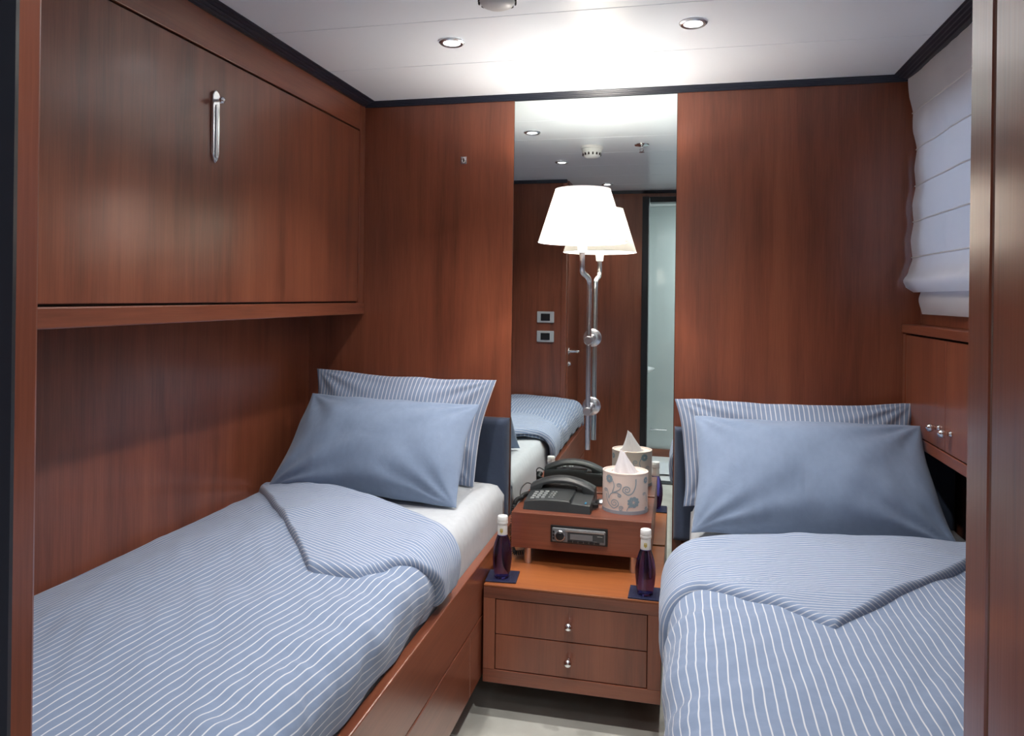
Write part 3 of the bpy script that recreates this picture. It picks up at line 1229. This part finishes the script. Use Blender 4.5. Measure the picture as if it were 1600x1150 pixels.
# ------------------------------------------------------------------ coasters and bottles
BP = [(.0190, 0), (.0215, .003), (.0225, .010), (.0262, .030), (.0284, .055), (.0278, .075), (.0240, .098), (.0180, .117), (.0142, .127), (.0132, .150), (.0132, .157)]
BI = [(.001, .005), (.0175, .0055), (.0200, .012), (.0240, .031), (.0262, .055), (.0256, .075), (.0218, .098), (.0158, .117), (.0125, .124), (.001, .125)]
for k, (x, y, rz, where) in enumerate(((-.500, -.403, RD(5), 'beside the bed beneath the berth'), (-.085, -.420, RD(-1), 'beside the bed below the window'))):
    c = MB().box(-.045, .045, -.045, .045, 0, .004).build('coaster', 'coaster', None, bevel=.001, world=False)
    c.location = (x, y, NZ1 + .0003)
    c.rotation_euler.z = rz
    tag(c, 'square navy ribbed coaster on the nightstand ' + where, 'coaster', 'navy coasters')
    bxy = (x + .0, y - .010, NZ1 + .0046)
    b = thing('water_bottle', 'purple glass water bottle with white cap on the nightstand ' + where, 'bottle', bxy, 'purple bottles')
    MB().lathe(BP, bxy, 36).build('glass', 'bottle_glass', b, smooth='angle')
    lb = MB().lathe([(.0140, .1245), (.0146, .1265), (.0140, .154), (.0136, .156)], bxy, 28, caps=False).build('neck_label', 'white_plastic', b, smooth='angle')
    cp = MB().lathe([(.0150, .1565), (.0156, .1575), (.0156, .163), (.0150, .1635), (.0152, .1640), (.0150, .178), (.0138, .1800), (.001, .1802)], bxy, 32).build('cap', 'white_plastic', b, smooth='angle')
    em = MB()
    for (ex, ez, ww, hh) in ((-.0028, .139, .0016, .007), (.0028, .139, .0016, .007), (0, .137, .0018, .009), (0, .1445, .004, .0018)):
        yy = bxy[1] - .0150
        em.box(bxy[0] + ex - ww / 1, bxy[0] + ex + ww / 1, yy, yy + .0012, bxy[2] + ez - hh / 2, bxy[2] + ez + hh / 2)
    em.build('emblem', 'gold', lb)

# ------------------------------------------------------------------ wall lamp
LX, LY = -.297, -.25
lp = thing('wall_lamp', 'chrome swing-rod wall lamp with lit cream cone shade on the mirror', 'lamp', (-.292, 0, .706))
RX, RY = -.293, -.085
for z in (1.072, .838):
    ro = MB().lathe([(.030, -.001), (.031, .0015), (.031, .004), (.0285, .0062), (.013, .0075), (.0105, .0125), (.0095, .020), (.0095, .072)], (-.291, 0, z), 30, 'y').build('rosette', 'satin', lp, smooth='angle')
    MB().lathe([(.0135, 0), (.0145, .003), (.0145, .036), (.0125, .039)], (RX, RY + .014, z - .004), 24, 'y').build('clamp', 'satin', ro, smooth='angle')
path = [(RX, RY, .706), (RX, RY, .95), (RX, RY, 1.20), (RX, RY, 1.245), (RX, RY - .010, 1.266), (RX - .001, RY - .05, 1.276), (LX, LY + .05, 1.284), (LX, LY + .010, 1.292), (LX, LY, 1.312), (LX, LY, 1.345), (LX, LY, 1.365)]
MB().tube(smooth_path(path, 8), .0085, 14).build('rod', 'satin', lp, smooth='angle')
sk = MB().lathe([(.010, 1.345), (.0135, 1.348), (.0165, 1.380), (.0165, 1.384)], (LX, LY, 0), 24).build('socket', 'white_plastic', lp, smooth='angle')
MB().lathe([(.0125, 1.3841), (.0125, 1.408)], (LX, LY, 0), 20).build('collar', 'satin', sk, smooth='angle')
MB().lathe([(.011, 1.4085), (.013, 1.42), (.027, 1.445), (.030, 1.465), (.024, 1.486), (.008, 1.497), (.001, 1.498)], (LX, LY, 0), 24).build('bulb', 'bulb', lp, smooth=True)
sh = MB()
sh.lathe([(.137, 1.380), (.085, 1.543)], (LX, LY, 0), 72, caps=False)
so = sh.build('shade', 'shade', lp, smooth=True, fix=False)
for r_, z in ((.137, 1.380), (.085, 1.543)):
    MB().tube([(LX + r_ * math.cos(k * PI / 36), LY + r_ * math.sin(k * PI / 36), z) for k in range(73)], .0014, 6, caps=False).build('shade_hem', 'blind_seam', so, smooth=True)
sp = MB()
for k in range(3):
    a = k * 2 * PI / 3 + .4
    sp.tube([(LX + .012 * math.cos(a), LY + .012 * math.sin(a), 1.402), (LX + .131 * math.cos(a), LY + .131 * math.sin(a), 1.395)], .0012, 6)
sp.build('shade_carrier', 'satin', so)
light('lamp_bulb_light', 'POINT', (LX, LY, 1.478), P_BULB, (1.0, .94, .86), shadow_soft_size=.034)

# ------------------------------------------------------------------ small wall hook
hk = thing('wall_hook', 'tiny square chrome latch plate on the wood wall left of the mirror', 'hook', (-.758, 0, 1.682))
pl = bx('plate', 'chrome', hk, -.769, -.747, -.004, -.0005, 1.680, 1.706, bevel=.001)
MB().tube([(-.758 + .0055 * math.cos(k * PI / 12), -.0055, 1.693 + .0085 * math.sin(k * PI / 12)) for k in range(25)], .0016, 8, caps=False).build('ring', 'chrome', pl, smooth=True)
bx('keyhole', 'gap', pl, -.7598, -.7562, -.0052, -.0042, 1.688, 1.698)

# ------------------------------------------------------------------ right wall cabinet under the window
XC = .680
wc = thing('wall_cabinet', 'shallow wooden wall cabinet with chrome knobs below the roman blind', 'cabinet', (.755, -.93, .785))
bx('carcass', 'gap', wc, XC + .016, XRL - .001, YF + .005, -.002, .80, 1.108)
bx('top_board', 'wood_y', wc, XC - .004, XRL - .001, YF + .005, -.002, 1.1125, 1.139, bevel=.003)
bx('bottom_rail', 'wood_y', wc, XC, XC + .0155, YF + .005, -.002, .785, .815, bevel=.002)
bx('bottom_board', 'wood_y', wc, XC + .016, XRL - .001, YF + .005, -.002, .785, .7995)
bx('stile', 'wood_z', wc, XC, XC + .0155, -.030, -.002, .8155, 1.1085, bevel=.001)
KN2 = [(.008, 0), (.009, .002), (.0055, .005), (.0045, .010), (.006, .010), (.0045, .012), (.0095, .016), (.0115, .022), (.0095, .028), (.003, .032), (.0005, .0325)]
for a, b_, ky in ((-.033, -.379, -.336), (-.381, -.66, -.426), (-.663, -.94, -.90), (-.943, -1.22, -.98)):
    d = bx('door', 'wood_z', wc, XC + .0005, XC + .0155, b_, a, .8185, 1.107, bevel=.0015)
    MB().lathe(KN2, (XC + .0005, ky, .872), 18, '-x').build('knob', 'chrome', d, smooth=True)

# ------------------------------------------------------------------ roman blind
rb = thing('roman_blind', 'white fabric roman blind lowered over the cabin window', 'blind', (.71, -.5, 1.17))
EDGE = [(1.906, .683), (1.79, .692), (1.677, .703), (1.58, .704), (1.46, .701), (1.342, .697), (1.30, .690), (1.272, .676), (1.252, .684), (1.238, .706)]


def edge_x(z):
    for (z0, x0), (z1, x1) in zip(EDGE[:-1], EDGE[1:]):
        if z1 <= z <= z0:
            k = (z0 - z) / (z0 - z1)
            k = k * k * (3 - 2 * k)
            return x0 + (x1 - x0) * k
    return EDGE[-1][1] if z < 1.25 else EDGE[0][1]


SEAMS = [1.79, 1.677, 1.565, 1.455, 1.345]


def blind_pt(u, v):
    y = -.030 - u * .92
    z = 1.906 - v * (1.906 - 1.238)
    x = edge_x(z)
    k = math.exp(-u * 5)
    flat = .698 - .022 * math.exp(-((z - 1.272) / .024) ** 2)
    x = x * k + flat * (1 - k)
    ds = min(abs(z - q) for q in SEAMS)
    x += -.006 * min(1, ds / .05) + .004 * noise.noise(Vector((y * 9, z * 5, 1))) + .003 * noise.noise(Vector((y * 20, z * 9, 4)))
    return (min(x, .722), y + .006 * noise.noise(Vector((z * 6, 0, 3))) * k, z)


MB().grid(60, 90, blind_pt).build('fabric', 'blind', rb, smooth=True, fix=False)
MB().grid(40, 12, lambda u, v: (.716 - .010 * math.sin(v * PI) + .003 * noise.noise(Vector((u * 8, v * 2, 0))), -.062 - u * .88, 1.250 - v * (1.250 - 1.172))).build('hem', 'blind', rb, smooth=True, fix=False)
for q in SEAMS:
    v = (1.906 - q) / (1.906 - 1.238)
    MB().tube([Vector(blind_pt(k / 30, v)) + Vector((-.0015, 0, 0)) for k in range(31)], .0024, 6).build('batten_seam', 'blind_seam', rb, smooth=True)

# ------------------------------------------------------------------ ceiling fittings
def downlight(x, y, label, k=1.0):
    d = thing('ceiling_downlight', label, 'ceiling light', (x, y, ZC), 'recessed downlights')
    ring = MB()
    ring.lathe([(.036, -.0005), (.0355, -.004), (.031, -.0075), (.024, -.006), (.0225, -.0012)], (x, y, ZC), 36, caps=False)
    ring.build('trim_ring', 'satin', d, smooth='angle')
    MB().lathe([(.0224, -.0020), (.012, -.0045), (.001, -.005)], (x, y, ZC), 28, caps=False).build('lens', 'lens', d, smooth=True)
    light('downlight_beam', 'SPOT', (x, y, ZC - .012), P_DOWN * k, (1.0, .97, .94), spot_size=RD(112), spot_blend=.85, shadow_soft_size=.022)


downlight(-.626, -.565, 'lit recessed ceiling downlight over the bed beneath the berth')
downlight(.024, -.585, 'lit recessed ceiling downlight over the aisle side of the bed below the window')
downlight(-.61, -1.27, 'lit recessed ceiling downlight near the smoke detector and foot partition')
downlight(.03, -1.27, 'lit recessed ceiling downlight in front of the tall wooden partition')
downlight(-.449, -2.05, 'added recessed ceiling downlight brightening the entry between the cabin door and bathroom door', .45)  # extra downlight and beam, put in to lift the dark entry area
smd = thing('smoke_detector', 'round white smoke detector on the ceiling', 'smoke detector', (-.41, -.905, ZC))
MB().lathe([(.052, -.0005), (.052, -.012), (.049, -.014)], (-.41, -.905, ZC), 36).build('base', 'white_plastic', smd, smooth='angle')
dm = MB().lathe([(.048, -.0145), (.0455, -.030), (.036, -.048), (.024, -.054), (.001, -.055)], (-.41, -.905, ZC), 36).build('dome', 'white_plastic', smd, smooth='angle')
for k in range(14):
    a = k * 2 * PI / 14
    s_ = MB().box(-.0035, .0035, -.0015, .0015, -.008, .005).build('slot', 'gap', dm, world=False)
    s_.location = (.0425 * math.cos(a), .0425 * math.sin(a), -.036)
    s_.rotation_euler = (0, 0, a + PI / 2)
spk = thing('sprinkler', 'small chrome fire sprinkler head on the ceiling', 'sprinkler', (-.18, -.90, ZC))
MB().lathe([(.034, -.0005), (.033, -.004), (.012, -.008), (.007, -.010), (.007, -.018)], (-.18, -.90, ZC), 28).build('escutcheon', 'chrome', spk, smooth='angle')
MB().lathe([(.001, -.0335), (.013, -.0335), (.013, -.035), (.001, -.035)], (-.18, -.90, ZC), 16).build('deflector', 'chrome', spk, smooth='angle')
for s_ in (-1, 1):
    MB().tube([(-.18 + s_ * .006, -.90, ZC - .017), (-.18 + s_ * .009, -.90, ZC - .025), (-.18 + s_ * .002, -.90, ZC - .034)], .0017, 6).build('frame_arm', 'chrome', spk)

# ------------------------------------------------------------------ switches on the foot partition
for z, wh in ((1.087, 'upper'), (.970, 'lower')):
    sw = thing('light_switch', wh + ' of two grey framed light switches on the foot partition', 'light switch', (-.792, YF, z), 'light switches')
    p = bx('frame_plate', 'switch_grey', sw, -.845, -.739, YF + .0005, YF + .009, z - .034, z + .034, bevel=.006)
    bx('rocker', 'switch_dark', p, -.820, -.764, YF + .0092, YF + .013, z - .021, z + .021, bevel=.002)

# ------------------------------------------------------------------ bathroom seen in the mirror
sg = thing('shower_screen', 'pale glass shower screen in the bathroom', 'shower screen', (0, -3.2, 0))
bx('kerb', 'wood_x', sg, -.99, .99, -3.24, -3.19, 0, .055)
gl = bx('glass_panel', 'bath_glass', sg, -.99, .99, -3.225, -3.215, .056, ZC - .002)
tr = MB()
tr.tube([(-.216, -3.165, .21), (-.086, -3.165, .21)], .005, 8)
tr.tube([(-.205, -3.165, .21), (-.205, -3.215, .21)], .004, 8)
tr.tube([(-.097, -3.165, .21), (-.097, -3.215, .21)], .004, 8)
tr.build('towel_bar', 'chrome', gl)
ba = thing('washbasin', 'white wall-hung conical washbasin in the bathroom', 'sink', (-.42, -2.82, .50))
MB().lathe([(.05, .48), (.09, .54), (.19, .66), (.245, .695), (.250, .705), (.238, .705), (.18, .67), (.06, .60), (.001, .59)], (-.42, -2.82, 0), 40).build('bowl', 'ceramic', ba, smooth='angle')
MB().lathe([(.045, .0), (.05, .48)], (-.42, -2.82, 0), 24).build('pedestal', 'ceramic', ba, smooth='angle')
MB().tube(smooth_path([(-.42, -3.01, .70), (-.42, -3.01, .80), (-.42, -2.96, .83), (-.42, -2.88, .81)], 6), .012, 10).build('tap', 'chrome', ba, smooth=True)
mt = MB().grid(24, 18, lambda u, v: (-.22 + u * .55, -2.95 + v * .38, .012 + .008 * noise.noise(Vector((u * 6, v * 6, 3)))))
tag(mt.build('bath_mat', 'towel', None, smooth=True), 'white crumpled bath mat on the bathroom floor', 'bath mat')
